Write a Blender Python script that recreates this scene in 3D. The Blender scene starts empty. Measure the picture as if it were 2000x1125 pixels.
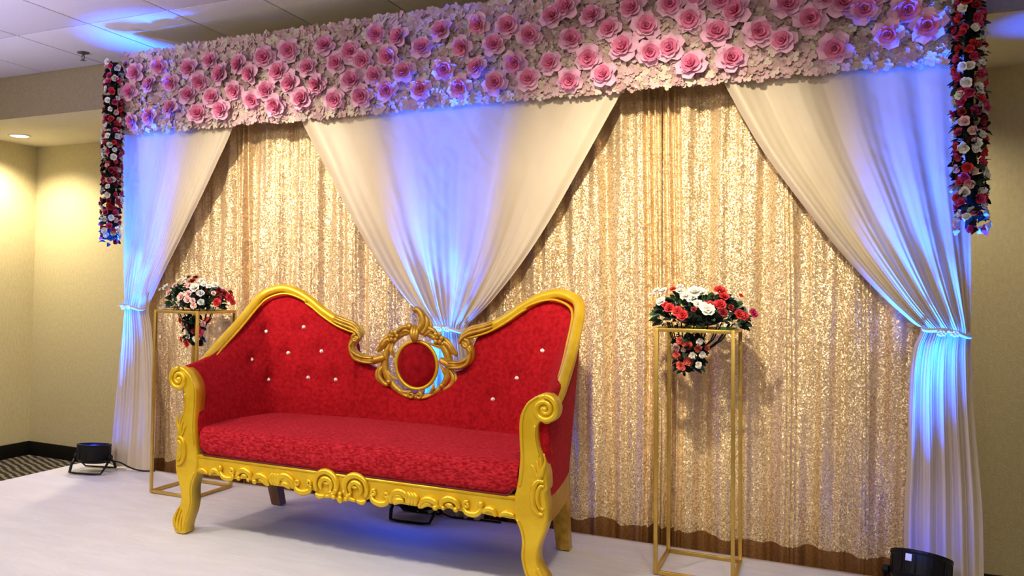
import bpy, bmesh, math, random
import numpy as np
from mathutils import Vector, Matrix, Euler, noise

random.seed(7)
np.random.seed(7)
PI = math.pi
SC = bpy.context.scene
COL = SC.collection

# ------------------------------------------------------------------ camera
# world: X along the backdrop, Y away from the viewer, Z up, stage top at z = 0
cam_data = bpy.data.cameras.new('camera')
cam = bpy.data.objects.new('camera', cam_data)
COL.objects.link(cam)
F_PX, YAW, PITCH, ROLL, EYE = 1710.4, -0.4896, 0.0365, 0.0171, 1.15
cam_data.sensor_fit = 'HORIZONTAL'
cam_data.sensor_width = 36.0
cam_data.lens = F_PX / 2000.0 * 36.0
cam_data.shift_x = 0.15
cam_data.shift_y = -0.0331
cam_data.clip_start = 0.05
fwd = Vector((math.sin(YAW) * math.cos(PITCH), math.cos(YAW) * math.cos(PITCH), math.sin(PITCH)))
rgt = Vector((math.cos(YAW), -math.sin(YAW), 0))
upv = rgt.cross(fwd)
r2 = rgt * math.cos(ROLL) + upv * math.sin(ROLL)
u2 = -rgt * math.sin(ROLL) + upv * math.cos(ROLL)
rot = Matrix((r2, u2, -fwd)).transposed()
cam.matrix_world = Matrix.Translation((0, 0, EYE)) @ rot.to_4x4()
SC.camera = cam

# ------------------------------------------------------------------ world, exposure
SC.view_settings.view_transform = 'Standard'
SC.view_settings.look = 'None'
SC.view_settings.gamma = 1.0
SC.view_settings.use_curve_mapping = False
SC.view_settings.exposure = 0.2
world = bpy.data.worlds.new('world')
SC.world = world
world.use_nodes = True
world.node_tree.nodes['Background'].inputs[0].default_value = (0.9, 0.85, 0.8, 1)
world.node_tree.nodes['Background'].inputs[1].default_value = 0.0

# ------------------------------------------------------------------ lamps, seen and added
def lamp(name, kind, loc, energy, color, target=None, size=0.3, spot=None, blend=0.6):
    d = bpy.data.lights.new(name, kind)
    d.energy = energy
    d.color = color
    if kind == 'AREA':
        d.shape = 'DISK'
        d.size = size
    else:
        d.shadow_soft_size = size
    if kind == 'SPOT':
        d.spot_size = math.radians(spot)
        d.spot_blend = blend
    o = bpy.data.objects.new(name, d)
    o.location = loc
    if target is not None:
        o.rotation_euler = (Vector(target) - Vector(loc)).to_track_quat('-Z', 'Y').to_euler()
    COL.objects.link(o)
    return o

WARM = (1.0, 0.84, 0.58)
ACC = (1.0, 0.86, 0.62)
NEUT = (1.0, 0.90, 0.76)
# added point lamps out of view, lifting the general light and the ceiling
for lx, ly, e in ((-4.5, 1.5, 48), (-2.4, 0.4, 34), (-0.2, -0.2, 34), (2.2, 0.6, 8)):
    lamp('added_hall_fill', 'POINT', (lx, ly, 2.15), e, NEUT, size=0.18)
# added spots without fixtures, brightening the sofa and the stage
for lx, tx, e in ((-3.3, -2.6, 88), (-1.75, -1.7, 88), (-0.2, -0.8, 88), (-3.0, -3.3, 30), (0.3, 0.25, 40)):
    lamp('added_sofa_fill', 'SPOT', (lx, 1.5, 2.66), e, NEUT, (tx, 3.1, 0.45), size=0.09, spot=58, blend=0.8)
# accent downlights above the stage, washing the two gold bays
for lx, tx, e in ((-2.75, -2.75, 310), (-0.6, -0.66, 370)):
    lamp('accent_light', 'SPOT', (lx, 1.9, 2.66), e, ACC, (tx, 4.2, 1.4), size=0.06, spot=46, blend=1.0)
# downlights in the dropped ceiling along the rear wall
for lx, e in ((-6.14, 150), (-4.2, 120), (-2.0, 30), (0.3, 60), (2.3, 50)):
    lamp('rear_downlight', 'SPOT', (lx, 5.26, 2.37), e, WARM, (lx, 5.3, 0), size=0.08, spot=140, blend=0.7)
# added lavender spots, unseen and bodiless, that brighten the ceiling from below
for lx, ly, lz, e in ((-4.9, 1.9, -0.3, 430), (-2.8, 1.1, 0.15, 280), (0.9, 1.0, 0.15, 12)):
    lamp('added_ceiling_fill', 'SPOT', (lx, ly, lz), e, (0.52, 0.47, 1.0), (lx, ly + 0.7, 2.72), size=0.1, spot=76, blend=1.0)
# blue LED cans standing on the stage
BLUE = (0.004, 0.088, 1.0)
for loc, tgt, e in (((-3.92, 3.97, 0.18), (-3.80, 4.15, 1.6), 2500), ((-1.80, 4.01, 0.18), (-1.74, 4.15, 1.5), 2500), ((0.315, 3.96, 0.18), (0.40, 4.15, 1.45), 1800)):
    lamp('led_beam', 'SPOT', loc, e, BLUE, tgt, size=0.07, spot=27, blend=1.0)
for lx, ly, e in ((-3.92, 3.95, 1), (-1.80, 3.99, 6), (0.315, 3.94, 1)):
    lamp('led_spill', 'POINT', (lx, ly, 0.20), e, BLUE, size=0.05)
# added blue spot, no can behind it, makes the pool on the dropped ceiling
lamp('led_beam', 'SPOT', (0.98, 4.92, -0.3), 330, BLUE, (0.98, 4.92, 2.4), size=0.05, spot=14, blend=0.6)

# measured outlines and flower positions, metres
DATA = {
    'ROSES': [[-3.522, 2.446], [-3.293, 2.411], [-3.14, 2.438], [-2.766, 2.419], [-2.933, 2.395], [-2.856, 2.341], [-3.06, 2.35], [-3.217, 2.328], [-3.428, 2.343], [-3.589, 2.342], [-3.295, 2.25], [-3.121, 2.224], [-2.961, 2.252], [-2.749, 2.227], [-2.593, 2.259], [-3.224, 2.136], [-3.054, 2.144], [-3.422, 2.185], [-2.84, 2.186], [-2.68, 2.145], [-2.509, 2.161], [-2.412, 2.232], [-3.583, 2.153], [-3.719, 2.13], [-3.754, 2.312], [-3.707, 2.426], [-2.769, 2.419], [-2.603, 2.442], [-2.374, 2.437], [-2.298, 2.34], [-2.214, 2.389], [-2.141, 2.341], [-2.067, 2.463], [-1.929, 2.433], [-1.987, 2.343], [-2.478, 2.328], [-2.666, 2.328], [-2.582, 2.264], [-2.413, 2.236], [-2.206, 2.231], [-2.068, 2.247], [-2.747, 2.226], [-2.684, 2.141], [-2.513, 2.163], [-2.307, 2.145], [-2.145, 2.149], [-1.999, 2.168], [-1.901, 2.248], [-1.695, 2.435], [-1.497, 2.449], [-1.349, 2.416], [-1.243, 2.36], [-1.129, 2.436], [-1.8, 2.36], [-1.58, 2.347], [-1.417, 2.334], [-1.682, 2.245], [-1.501, 2.23], [-1.311, 2.239], [-1.135, 2.215], [-1.804, 2.155], [-1.592, 2.147], [-1.409, 2.148], [-1.243, 2.149], [-0.943, 2.413], [-0.762, 2.427], [-0.602, 2.425], [-0.517, 2.35], [-1.046, 2.316], [-0.863, 2.342], [-0.707, 2.335], [-0.8, 2.254], [-0.69, 2.217], [-0.599, 2.226], [-0.959, 2.224], [-0.889, 2.133], [-0.51, 2.139], [-1.045, 2.128], [-0.413, 2.269], [-1.06, 2.475], [-0.488, 2.445], [-0.33, 2.357], [-0.136, 2.356], [-0.048, 2.289], [0.065, 2.333], [-0.248, 2.252], [-0.148, 2.208], [0.041, 2.156], [-0.354, 2.151], [-0.39, 2.416], [0.14, 2.301], [0.006, 2.367], [0.285, 2.281], [0.23, 2.192], [0.36, 2.208], [0.168, 2.352], [0.316, 2.368]],
    'DL_IN': [[-3.004, 2.36], [-3.019, 2.102], [-3.182, 1.813], [-3.364, 1.528], [-3.514, 1.298], [-3.644, 1.093], [-3.698, 0.991], [-3.673, 0.873], [-3.643, 0.687], [-3.614, 0.44], [-3.607, 0.223], [-3.604, 0.023]],
    'DL_OUT': [[-3.861, 2.444], [-3.886, 2.089], [-3.896, 1.636], [-3.901, 1.313], [-3.893, 1.089], [-3.881, 0.987], [-3.895, 0.897], [-3.914, 0.704], [-3.933, 0.415], [-3.949, 0.159], [-3.957, 0.015]],
    'DC_L': [[-2.709, 2.331], [-2.591, 2.102], [-2.378, 1.733], [-2.214, 1.449], [-2.087, 1.257], [-1.935, 1.084], [-1.823, 0.989], [-1.782, 0.938], [-1.8, 0.812], [-1.825, 0.627], [-1.85, 0.389], [-1.857, 0.258]],
    'DC_R': [[-0.725, 2.232], [-0.816, 2.086], [-0.985, 1.796], [-1.154, 1.508], [-1.304, 1.286], [-1.459, 1.095], [-1.565, 0.99], [-1.597, 0.945], [-1.577, 0.849], [-1.534, 0.647], [-1.504, 0.422], [-1.487, 0.098]],
    'DR_IN': [[-0.454, 2.249], [-0.405, 2.105], [-0.255, 1.799], [-0.097, 1.549], [0.055, 1.331], [0.201, 1.153], [0.306, 1.046], [0.341, 1.012], [0.316, 0.94], [0.302, 0.817], [0.29, 0.49], [0.28, 0.286], [0.277, 0.043]],
    'DR_OUT': [[0.506, 2.138], [0.504, 1.712], [0.507, 1.349], [0.507, 1.069], [0.506, 1.019], [0.507, 0.929], [0.514, 0.712], [0.526, 0.515], [0.537, 0.321], [0.539, 0.087]],
    'TIES': [[-3.798, 1.001], [-1.686, 0.947], [0.426, 1.01]],
    'FR': [[-0.624, 1.149, 0.0169, "w"], [-0.596, 1.149, 0.0189, "w"], [-0.533, 1.167, 0.0167, "w"], [-0.531, 1.151, 0.0167, "w"], [-0.474, 1.145, 0.031, "w"], [-0.447, 1.146, 0.0206, "w"], [-0.509, 1.13, 0.0208, "w"], [-0.485, 1.118, 0.0207, "w"], [-0.604, 1.105, 0.021, "w"], [-0.462, 1.102, 0.0165, "w"], [-0.423, 1.075, 0.0267, "w"], [-0.439, 1.09, 0.0185, "w"], [-0.647, 1.132, 0.0127, "w"], [-0.558, 1.158, 0.0146, "r"], [-0.572, 1.079, 0.0209, "r"], [-0.54, 1.067, 0.0208, "r"], [-0.52, 1.051, 0.0229, "r"], [-0.59, 1.093, 0.0147, "r"], [-0.378, 1.153, 0.0245, "r"], [-0.363, 1.131, 0.0204, "r"], [-0.376, 1.098, 0.0224, "r"], [-0.412, 1.095, 0.0185, "r"], [-0.299, 1.137, 0.0101, "r"], [-0.306, 1.062, 0.0202, "r"], [-0.288, 1.054, 0.0181, "r"], [-0.255, 1.067, 0.0201, "m"], [-0.366, 1.068, 0.0183, "d"], [-0.336, 1.089, 0.0122, "d"], [-0.477, 1.077, 0.0116, "d"]],
    'FRT': [[-0.532, 0.945, 0.0168, "c"], [-0.504, 0.93, 0.02, "c"], [-0.465, 0.917, 0.0158, "c"], [-0.43, 0.921, 0.0124, "c"], [-0.544, 0.886, 0.0176, "c"], [-0.5, 0.864, 0.0188, "c"], [-0.528, 0.841, 0.0201, "c"], [-0.546, 0.916, 0.0176, "p"], [-0.52, 0.908, 0.0105, "p"], [-0.459, 0.945, 0.0145, "w"], [-0.485, 0.885, 0.0158, "w"], [-0.449, 0.891, 0.0145, "w"], [-0.463, 0.849, 0.0145, "w"], [-0.508, 0.874, 0.0104, "p"]],
    'FL': [[-3.315, 1.109, 0.0139, "w"], [-3.274, 1.123, 0.0231, "w"], [-3.249, 1.092, 0.023, "p"], [-3.21, 1.134, 0.0183, "p"], [-3.173, 1.164, 0.016, "w"], [-3.135, 1.167, 0.0182, "w"], [-3.071, 1.122, 0.0272, "w"], [-3.111, 1.131, 0.0182, "p"], [-3.137, 1.135, 0.0137, "p"], [-3.027, 1.163, 0.018, "w"], [-3.012, 1.143, 0.018, "w"], [-2.978, 1.133, 0.0157, "w"], [-2.936, 1.14, 0.0201, "w"], [-3.03, 1.094, 0.0203, "g"], [-2.944, 1.097, 0.0134, "p"], [-3.026, 1.046, 0.018, "g"], [-3.164, 1.075, 0.0228, "p"], [-3.115, 1.09, 0.0204, "p"], [-3.12, 1.058, 0.0205, "p"], [-3.083, 1.054, 0.0158, "p"], [-3.076, 1.027, 0.0181, "p"], [-3.115, 1.181, 0.0136, "d"], [-3.067, 1.179, 0.0181, "d"], [-3.089, 1.158, 0.0204, "d"], [-2.902, 1.107, 0.0223, "d"], [-2.869, 1.094, 0.0222, "d"], [-2.92, 1.047, 0.0223, "r"], [-2.836, 1.073, 0.0243, "r"], [-2.816, 1.049, 0.0176, "r"], [-2.907, 1.071, 0.0178, "d"], [-2.831, 1.104, 0.0133, "d"], [-3.276, 1.017, 0.0129, "g"]],
    'FLT': [[-3.17, 0.944, 0.0193, "r"], [-3.152, 0.917, 0.016, "p"], [-3.018, 0.929, 0.0158, "p"], [-3.122, 0.898, 0.0183, "d"], [-3.054, 0.905, 0.0159, "r"], [-3.13, 0.879, 0.0174, "w"], [-3.039, 0.879, 0.0226, "m"], [-3.118, 0.857, 0.0173, "w"], [-3.063, 0.844, 0.0191, "w"], [-3.161, 0.837, 0.016, "r"], [-3.123, 0.816, 0.0205, "r"], [-3.082, 0.886, 0.0136, "d"]],
    'BUTTONS': [[-0.759, 0.55, 0.903], [-0.596, 0.615, 0.93], [-0.76, 0.433, 0.767], [-0.66, 0.579, 0.796], [-0.492, 0.619, 0.811], [-0.706, 0.505, 0.663], [-0.553, 0.596, 0.675], [-0.406, 0.619, 0.672], [0.657, 0.592, 0.873], [0.539, 0.604, 0.742], [0.424, 0.616, 0.637]],
}

# ------------------------------------------------------------------ materials
def nt(name):
    m = bpy.data.materials.new(name)
    m.use_nodes = True
    n = m.node_tree.nodes
    return m, n, m.node_tree.links, n['Principled BSDF']

def setp(b, **k):
    for a, v in k.items():
        b.inputs[a.replace('_', ' ')].default_value = v

def coords(n, l, scale=(1, 1, 1)):
    tc = n.new('ShaderNodeTexCoord')
    mp = n.new('ShaderNodeMapping')
    mp.inputs['Scale'].default_value = scale
    l.new(tc.outputs['Object'], mp.inputs['Vector'])
    return mp.outputs['Vector']

def mat_noise(name, c1, c2, scale=8, rough=0.6, metal=0.0, bump=0.0, bscale=None, stretch=(1, 1, 1), detail=4, sheen=0.0, lo=0.35, hi=0.65, bdist=0.01, spec=0.5):
    m, n, l, b = nt(name)
    v = coords(n, l, stretch)
    t = n.new('ShaderNodeTexNoise')
    t.inputs['Scale'].default_value = scale
    t.inputs['Detail'].default_value = detail
    l.new(v, t.inputs['Vector'])
    r = n.new('ShaderNodeValToRGB')
    r.color_ramp.elements[0].position = lo
    r.color_ramp.elements[1].position = hi
    r.color_ramp.elements[0].color = (*c1, 1)
    r.color_ramp.elements[1].color = (*c2, 1)
    l.new(t.outputs['Fac'], r.inputs['Fac'])
    l.new(r.outputs['Color'], b.inputs['Base Color'])
    setp(b, Roughness=rough, Metallic=metal)
    b.inputs['Specular IOR Level'].default_value = spec
    if sheen:
        b.inputs['Sheen Weight'].default_value = sheen
        b.inputs['Sheen Roughness'].default_value = 0.4
        b.inputs['Sheen Tint'].default_value = (*[min(1, c * 1.6 + .05) for c in c2], 1)
    if bump:
        t2 = n.new('ShaderNodeTexNoise')
        t2.inputs['Scale'].default_value = bscale or scale * 3
        t2.inputs['Detail'].default_value = 3
        l.new(v, t2.inputs['Vector'])
        bp = n.new('ShaderNodeBump')
        bp.inputs['Strength'].default_value = bump
        bp.inputs['Distance'].default_value = bdist
        l.new(t2.outputs['Fac'], bp.inputs['Height'])
        l.new(bp.outputs['Normal'], b.inputs['Normal'])
    return m

M = {}
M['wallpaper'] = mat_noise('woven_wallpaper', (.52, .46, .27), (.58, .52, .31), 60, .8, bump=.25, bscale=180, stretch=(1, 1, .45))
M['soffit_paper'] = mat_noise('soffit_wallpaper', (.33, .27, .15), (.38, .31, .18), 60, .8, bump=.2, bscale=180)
M['plaster'] = mat_noise('ceiling_plaster', (.80, .76, .66), (.84, .80, .70), 30, .9)
M['tile'] = mat_noise('acoustic_tile', (.70, .69, .67), (.76, .75, .73), 120, .95, bump=.35, bscale=260, bdist=.004)
M['tbar'] = mat_noise('grid_bar_paint', (.62, .61, .60), (.66, .65, .64), 20, .7)
M['base_black'] = mat_noise('black_baseboard', (.003, .003, .003), (.005, .005, .005), 14, .7, spec=.2)
M['stage_cloth'] = mat_noise('white_stage_cloth', (.66, .65, .64), (.71, .70, .69), 5, .75, bump=.35, bscale=7, stretch=(1, 2.2, 1), bdist=.012)
M['drape'] = mat_noise('ivory_satin_drape', (.64, .54, .39), (.69, .59, .43), 6, .45, bump=.12, bscale=16, stretch=(1, 1, .5), bdist=.01, sheen=.1)
M['velvet'] = mat_noise('crushed_red_velvet', (.30, .003, .007), (.48, .010, .018), 55, .9, bump=.4, bscale=120, sheen=.2, detail=7, lo=.34, hi=.70, spec=.12)
M['velvet_seat'] = mat_noise('crushed_red_seat_velvet', (.28, .003, .008), (.58, .026, .040), 60, .9, bump=.5, bscale=120, sheen=.25, detail=9, lo=.38, hi=.68, spec=.12, stretch=(1, 2.2, 2.2))
M['velvet_dark'] = mat_noise('dark_red_velvet', (.22, .002, .005), (.36, .006, .014), 26, .9, bump=.3, bscale=80, sheen=.2, spec=.12)
M['gold'] = mat_noise('gold_paint', (.72, .46, .011), (.82, .56, .022), 14, .34, metal=.45, bump=.12, bscale=40, spec=.6)
M['gold_dark'] = mat_noise('antique_gold_paint', (.46, .25, .02), (.66, .40, .04), 30, .38, metal=.5, bump=.2, bscale=60, spec=.6)
M['brown'] = mat_noise('brown_stained_wood', (.12, .045, .012), (.20, .085, .025), 18, .5, stretch=(1, 1, .2))
M['black_line'] = mat_noise('dark_red_piping', (.08, .002, .004), (.12, .004, .006), 30, .8)
M['brass'] = mat_noise('brushed_gold_metal', (.55, .36, .08), (.62, .42, .10), 30, .33, metal=.75)
M['black'] = mat_noise('black_plastic', (.003, .003, .003), (.005, .005, .005), 30, .55, spec=.25)
M['white_sticker'] = mat_noise('white_sticker_paper', (.75, .75, .74), (.8, .8, .79), 10, .6)
M['under'] = mat_noise('black_dust_cloth', (.012, .008, .006), (.02, .012, .01), 10, .9)
M['chrome'] = mat_noise('sprinkler_metal', (.10, .10, .11), (.16, .16, .17), 30, .35, metal=.8)
M['crystal'] = mat_noise('crystal_button', (.85, .82, .80), (.95, .93, .90), 60, .12, spec=.9)
M['pearl'] = mat_noise('pearl_bead', (.80, .80, .80), (.9, .9, .9), 30, .2)
M['reflection_band'] = mat_noise('painted_sequin_reflection', (.20, .085, .022), (.30, .14, .04), 120, .55, metal=.3)  # brown colour stands in for a dark reflection low in the sequins
# petals
M['pink_petal'] = mat_noise('pale_pink_petal', (.86, .46, .63), (.91, .57, .72), 20, .65)
M['pink_heart'] = mat_noise('deep_pink_petal', (.80, .20, .38), (.88, .32, .52), 20, .65)
M['floret_pink'] = mat_noise('blush_floret', (.64, .42, .43), (.70, .49, .50), 20, .7)
M['floret_cream'] = mat_noise('cream_floret', (.66, .56, .44), (.73, .64, .52), 20, .7)
M['floret_tan'] = mat_noise('dusty_pink_floret', (.52, .33, .32), (.59, .39, .38), 20, .7)
M['panel'] = mat_noise('flower_panel_mesh', (.40, .28, .24), (.50, .36, .30), 30, .9)
M['r'] = mat_noise('red_petal', (.52, .018, .022), (.66, .04, .045), 60, .6)
M['w'] = mat_noise('white_petal', (.80, .78, .70), (.88, .86, .80), 60, .6)
M['p'] = mat_noise('blush_petal', (.78, .46, .42), (.84, .56, .52), 60, .6)
M['d'] = mat_noise('dark_red_petal', (.20, .006, .012), (.30, .015, .025), 60, .6)
M['m'] = mat_noise('magenta_petal', (.50, .02, .10), (.62, .05, .17), 60, .6)
M['c'] = mat_noise('coral_petal', (.66, .08, .06), (.76, .15, .11), 60, .6)
M['g'] = mat_noise('grey_white_petal', (.46, .50, .50), (.58, .62, .62), 60, .6)
M['leaf'] = mat_noise('dark_green_leaf', (.008, .024, .010), (.018, .048, .018), 30, .6, spec=.3)
M['leaf_mid'] = mat_noise('green_leaf', (.020, .075, .025), (.04, .12, .045), 30, .5)
M['leaf_black'] = mat_noise('blackish_leaf', (.004, .007, .005), (.009, .014, .009), 30, .85, spec=.15)
M['leaf_grey'] = mat_noise('sage_leaf', (.12, .17, .14), (.20, .26, .22), 30, .6)

def mat_emit(name, color, strength):
    m, n, l, b = nt(name)
    setp(b, Roughness=.3)
    b.inputs['Base Color'].default_value = (*color, 1)
    b.inputs['Emission Color'].default_value = (*color, 1)
    b.inputs['Emission Strength'].default_value = strength
    return m
M['lamp_glow'] = mat_emit('lit_lens', (1, .93, .75), 6)
M['led_glow'] = mat_emit('blue_led_lens', (.02, .03, 1), 1.6)

def mat_sequin():
    m, n, l, b = nt('gold_sequins')
    v = coords(n, l, (1, .4, 1))
    vo = n.new('ShaderNodeTexVoronoi')
    vo.inputs['Scale'].default_value = 230
    l.new(v, vo.inputs['Vector'])
    # every sequin tilts its own way
    sub = n.new('ShaderNodeVectorMath'); sub.operation = 'SUBTRACT'
    l.new(vo.outputs['Color'], sub.inputs[0]); sub.inputs[1].default_value = (.5, .5, .5)
    sc = n.new('ShaderNodeVectorMath'); sc.operation = 'SCALE'
    l.new(sub.outputs[0], sc.inputs[0]); sc.inputs['Scale'].default_value = 0.6
    geo = n.new('ShaderNodeNewGeometry')
    add = n.new('ShaderNodeVectorMath'); add.operation = 'ADD'
    l.new(geo.outputs['Normal'], add.inputs[0]); l.new(sc.outputs[0], add.inputs[1])
    nm = n.new('ShaderNodeVectorMath'); nm.operation = 'NORMALIZE'
    l.new(add.outputs[0], nm.inputs[0])
    l.new(nm.outputs[0], b.inputs['Normal'])
    sep = n.new('ShaderNodeSeparateColor')
    l.new(vo.outputs['Color'], sep.inputs[0])
    r = n.new('ShaderNodeValToRGB')
    e = r.color_ramp.elements
    e[0].position = 0; e[0].color = (.58, .39, .20, 1)
    e[1].position = 1; e[1].color = (.90, .71, .43, 1)
    l.new(sep.outputs[2], r.inputs['Fac'])
    l.new(r.outputs['Color'], b.inputs['Base Color'])
    setp(b, Roughness=.36, Metallic=.4)
    return m
M['sequin'] = mat_sequin()

def mat_carpet():
    m, n, l, b = nt('patterned_carpet')
    v = coords(n, l, (1, 1, 1))
    outs = []
    for ang, sc, dist in ((0.5, 7.5, 2.2), (2.0, 5.0, 2.6)):
        mp = n.new('ShaderNodeMapping'); mp.inputs['Rotation'].default_value = (0, 0, ang)
        l.new(v, mp.inputs['Vector'])
        w = n.new('ShaderNodeTexWave'); w.inputs['Scale'].default_value = sc
        w.inputs['Distortion'].default_value = dist; w.inputs['Detail'].default_value = 1
        l.new(mp.outputs[0], w.inputs['Vector'])
        r = n.new('ShaderNodeValToRGB')
        r.color_ramp.elements[0].position = .52; r.color_ramp.elements[1].position = .58
        l.new(w.outputs['Fac'], r.inputs['Fac'])
        outs.append(r.outputs['Color'])
    mul = n.new('ShaderNodeMix'); mul.data_type = 'RGBA'; mul.blend_type = 'MULTIPLY'
    mul.inputs[0].default_value = 1
    l.new(outs[0], mul.inputs[6]); l.new(outs[1], mul.inputs[7])
    r = n.new('ShaderNodeValToRGB')
    r.color_ramp.elements[0].color = (.008, .008, .009, 1)
    r.color_ramp.elements[1].color = (.34, .29, .20, 1)
    l.new(mul.outputs[2], r.inputs['Fac'])
    l.new(r.outputs['Color'], b.inputs['Base Color'])
    setp(b, Roughness=.95)
    return m
M['carpet'] = mat_carpet()

# ------------------------------------------------------------------ mesh builder
class MB:
    def __init__(s):
        s.v, s.f, s.mi, s.sm = [], [], [], []

    def add(s, vs, fs, mi=0, smooth=True):
        o = len(s.v)
        s.v.extend([tuple(map(float, p)) for p in vs])
        for f in fs:
            s.f.append([o + i for i in f]); s.mi.append(mi); s.sm.append(smooth)
        return s

    def box(s, x0, x1, y0, y1, z0, z1, bev=0.0, mi=0):
        if bev <= 0:
            vs = [(x, y, z) for z in (z0, z1) for y in (y0, y1) for x in (x0, x1)]
            fs = [(0, 2, 3, 1), (4, 5, 7, 6), (0, 1, 5, 4), (2, 6, 7, 3), (0, 4, 6, 2), (1, 3, 7, 5)]
            return s.add(vs, fs, mi, False)
        bm = bmesh.new()
        bmesh.ops.create_cube(bm, size=1.0)
        for q in bm.verts:
            q.co = Vector(((x0 + x1) / 2 + q.co.x * (x1 - x0), (y0 + y1) / 2 + q.co.y * (y1 - y0), (z0 + z1) / 2 + q.co.z * (z1 - z0)))
        bmesh.ops.bevel(bm, geom=list(bm.edges), offset=bev, segments=2, affect='EDGES', profile=.6)
        bm.verts.index_update()
        s.add([q.co[:] for q in bm.verts], [[q.index for q in f.verts] for f in bm.faces], mi, True)
        bm.free()
        return s

    def grid(s, P, mi=0, closed_u=False, smooth=True):
        # P[i][j]
        nu, nv = len(P), len(P[0])
        vs = [p for row in P for p in row]
        fs = []
        for i in range(nu if closed_u else nu - 1):
            k = (i + 1) % nu
            for j in range(nv - 1):
                fs.append((i * nv + j, k * nv + j, k * nv + j + 1, i * nv + j + 1))
        return s.add(vs, fs, mi, smooth)

    def tube(s, path, rad, n=8, closed=False, flat=1.0, mi=0, up=(0, 1, 0), caps=True):
        # flat scales the section along the 'up' direction
        P = [Vector(p) for p in path]
        N = len(P)
        if not hasattr(rad, '__len__'):
            rad = [rad] * N
        rings = []
        U = Vector(up)
        for i in range(N):
            a = P[i - 1] if (i > 0 or closed) else P[i]
            b = P[(i + 1) % N] if (i < N - 1 or closed) else P[i]
            t = (b - a)
            t = t.normalized() if t.length > 1e-9 else Vector((1, 0, 0))
            side = t.cross(U)
            if side.length < 1e-3:
                side = t.cross(Vector((1, 0, 0.3)))
            side.normalize()
            nn = side.cross(t).normalized()
            rings.append([P[i] + side * (rad[i] * math.cos(2 * PI * k / n)) + nn * (rad[i] * flat * math.sin(2 * PI * k / n)) for k in range(n)])
        vs = [q for r in rings for q in r]
        fs = []
        for i in range(N if closed else N - 1):
            k2 = (i + 1) % N
            for k in range(n):
                fs.append((i * n + k, i * n + (k + 1) % n, k2 * n + (k + 1) % n, k2 * n + k))
        if caps and not closed:
            fs.append(tuple(range(n - 1, -1, -1)))
            fs.append(tuple((N - 1) * n + k for k in range(n)))
        return s.add(vs, fs, mi, True)

    def ball(s, c, r, nu=10, nv=6, mi=0):
        if not hasattr(r, '__len__'):
            r = (r, r, r)
        P = []
        for i in range(nu):
            a = 2 * PI * i / nu
            P.append([(c[0] + r[0] * math.cos(a) * math.sin(PI * j / nv), c[1] + r[1] * math.sin(a) * math.sin(PI * j / nv), c[2] - r[2] * math.cos(PI * j / nv)) for j in range(nv + 1)])
        return s.grid(P, mi, closed_u=True)

    def disc(s, c, r, h, axis=(0, 0, 1), n=24, mi=0, bev=0.15):
        # short solid cylinder, softened rim; c is the centre of its base
        A = Vector(axis).normalized()
        X = A.orthogonal().normalized(); Y = A.cross(X)
        b = min(h, r) * bev
        prof = [(0, 0), (r - b, 0), (r, b), (r, h - b), (r - b, h), (0, h)]
        P = []
        for i in range(n):
            a = 2 * PI * i / n
            d = X * math.cos(a) + Y * math.sin(a)
            P.append([Vector(c) + d * q[0] + A * q[1] for q in prof])
        return s.grid(P, mi, closed_u=True, smooth=False)

    def slab(s, outline, y0, y1, bev=0.006, mi=0):
        # outline [(x, z)] counter-clockwise seen from -Y; y0 is the front
        n = len(outline)
        O = [Vector((p[0], p[1])) for p in outline]
        area = sum(O[i].x * O[(i + 1) % n].y - O[(i + 1) % n].x * O[i].y for i in range(n))
        if area < 0:
            O.reverse()
        ins = []
        for i in range(n):
            e1 = (O[i] - O[i - 1]).normalized(); e2 = (O[(i + 1) % n] - O[i]).normalized()
            nn = (Vector((-e1.y, e1.x)) + Vector((-e2.y, e2.x)))
            nn = nn.normalized() if nn.length > 1e-6 else Vector((-e1.y, e1.x))
            ins.append(O[i] + nn * bev)
        rings = [[(p.x, y1, p.y) for p in O], [(p.x, y0 + bev, p.y) for p in O], [(p.x * .6 + q.x * .4, y0 + bev * .3, p.y * .6 + q.y * .4) for p, q in zip(O, ins)], [(p.x, y0, p.y) for p in ins]]
        vs = [q for r in rings for q in r]
        fs = []
        for k in range(3):
            for i in range(n):
                j = (i + 1) % n
                fs.append((k * n + i, k * n + j, (k + 1) * n + j, (k + 1) * n + i))
        o = len(s.v)
        s.add(vs, fs, mi, True)
        s.f.append([o + 3 * n + i for i in range(n)]); s.mi.append(mi); s.sm.append(False)
        s.f.append([o + i for i in range(n - 1, -1, -1)]); s.mi.append(mi); s.sm.append(False)
        return s

    def mesh(s, name, mats):
        me = bpy.data.meshes.new(name)
        me.from_pydata(s.v, [], s.f)
        for m in (mats if isinstance(mats, (list, tuple)) else [mats]):
            me.materials.append(m)
        me.polygons.foreach_set('material_index', s.mi)
        me.polygons.foreach_set('use_smooth', s.sm)
        me.update()
        return me

    def build(s, name, mats, parent=None, loc=None, fix=True):
        me = s.mesh(name, mats)
        if fix:
            bm = bmesh.new(); bm.from_mesh(me)
            bmesh.ops.recalc_face_normals(bm, faces=bm.faces)
            bm.to_mesh(me); bm.free()
        return link(name, me, parent, loc)

def link(name, me, parent=None, loc=None):
    o = bpy.data.objects.new(name, me)
    COL.objects.link(o)
    if parent is not None:
        o.parent = parent
    if loc is not None:
        o.location = loc
    return o

def thing(name, label, cat, loc=(0, 0, 0), group=None):
    o = bpy.data.objects.new(name, None)
    o.empty_display_size = .1
    COL.objects.link(o)
    o.location = loc
    tag(o, label, cat, group)
    return o

def tag(o, label, cat, group=None):
    o['label'] = label; o['category'] = cat
    if group:
        o['group'] = group
    return o

def struct(o):
    o['kind'] = 'structure'
    return o

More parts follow.
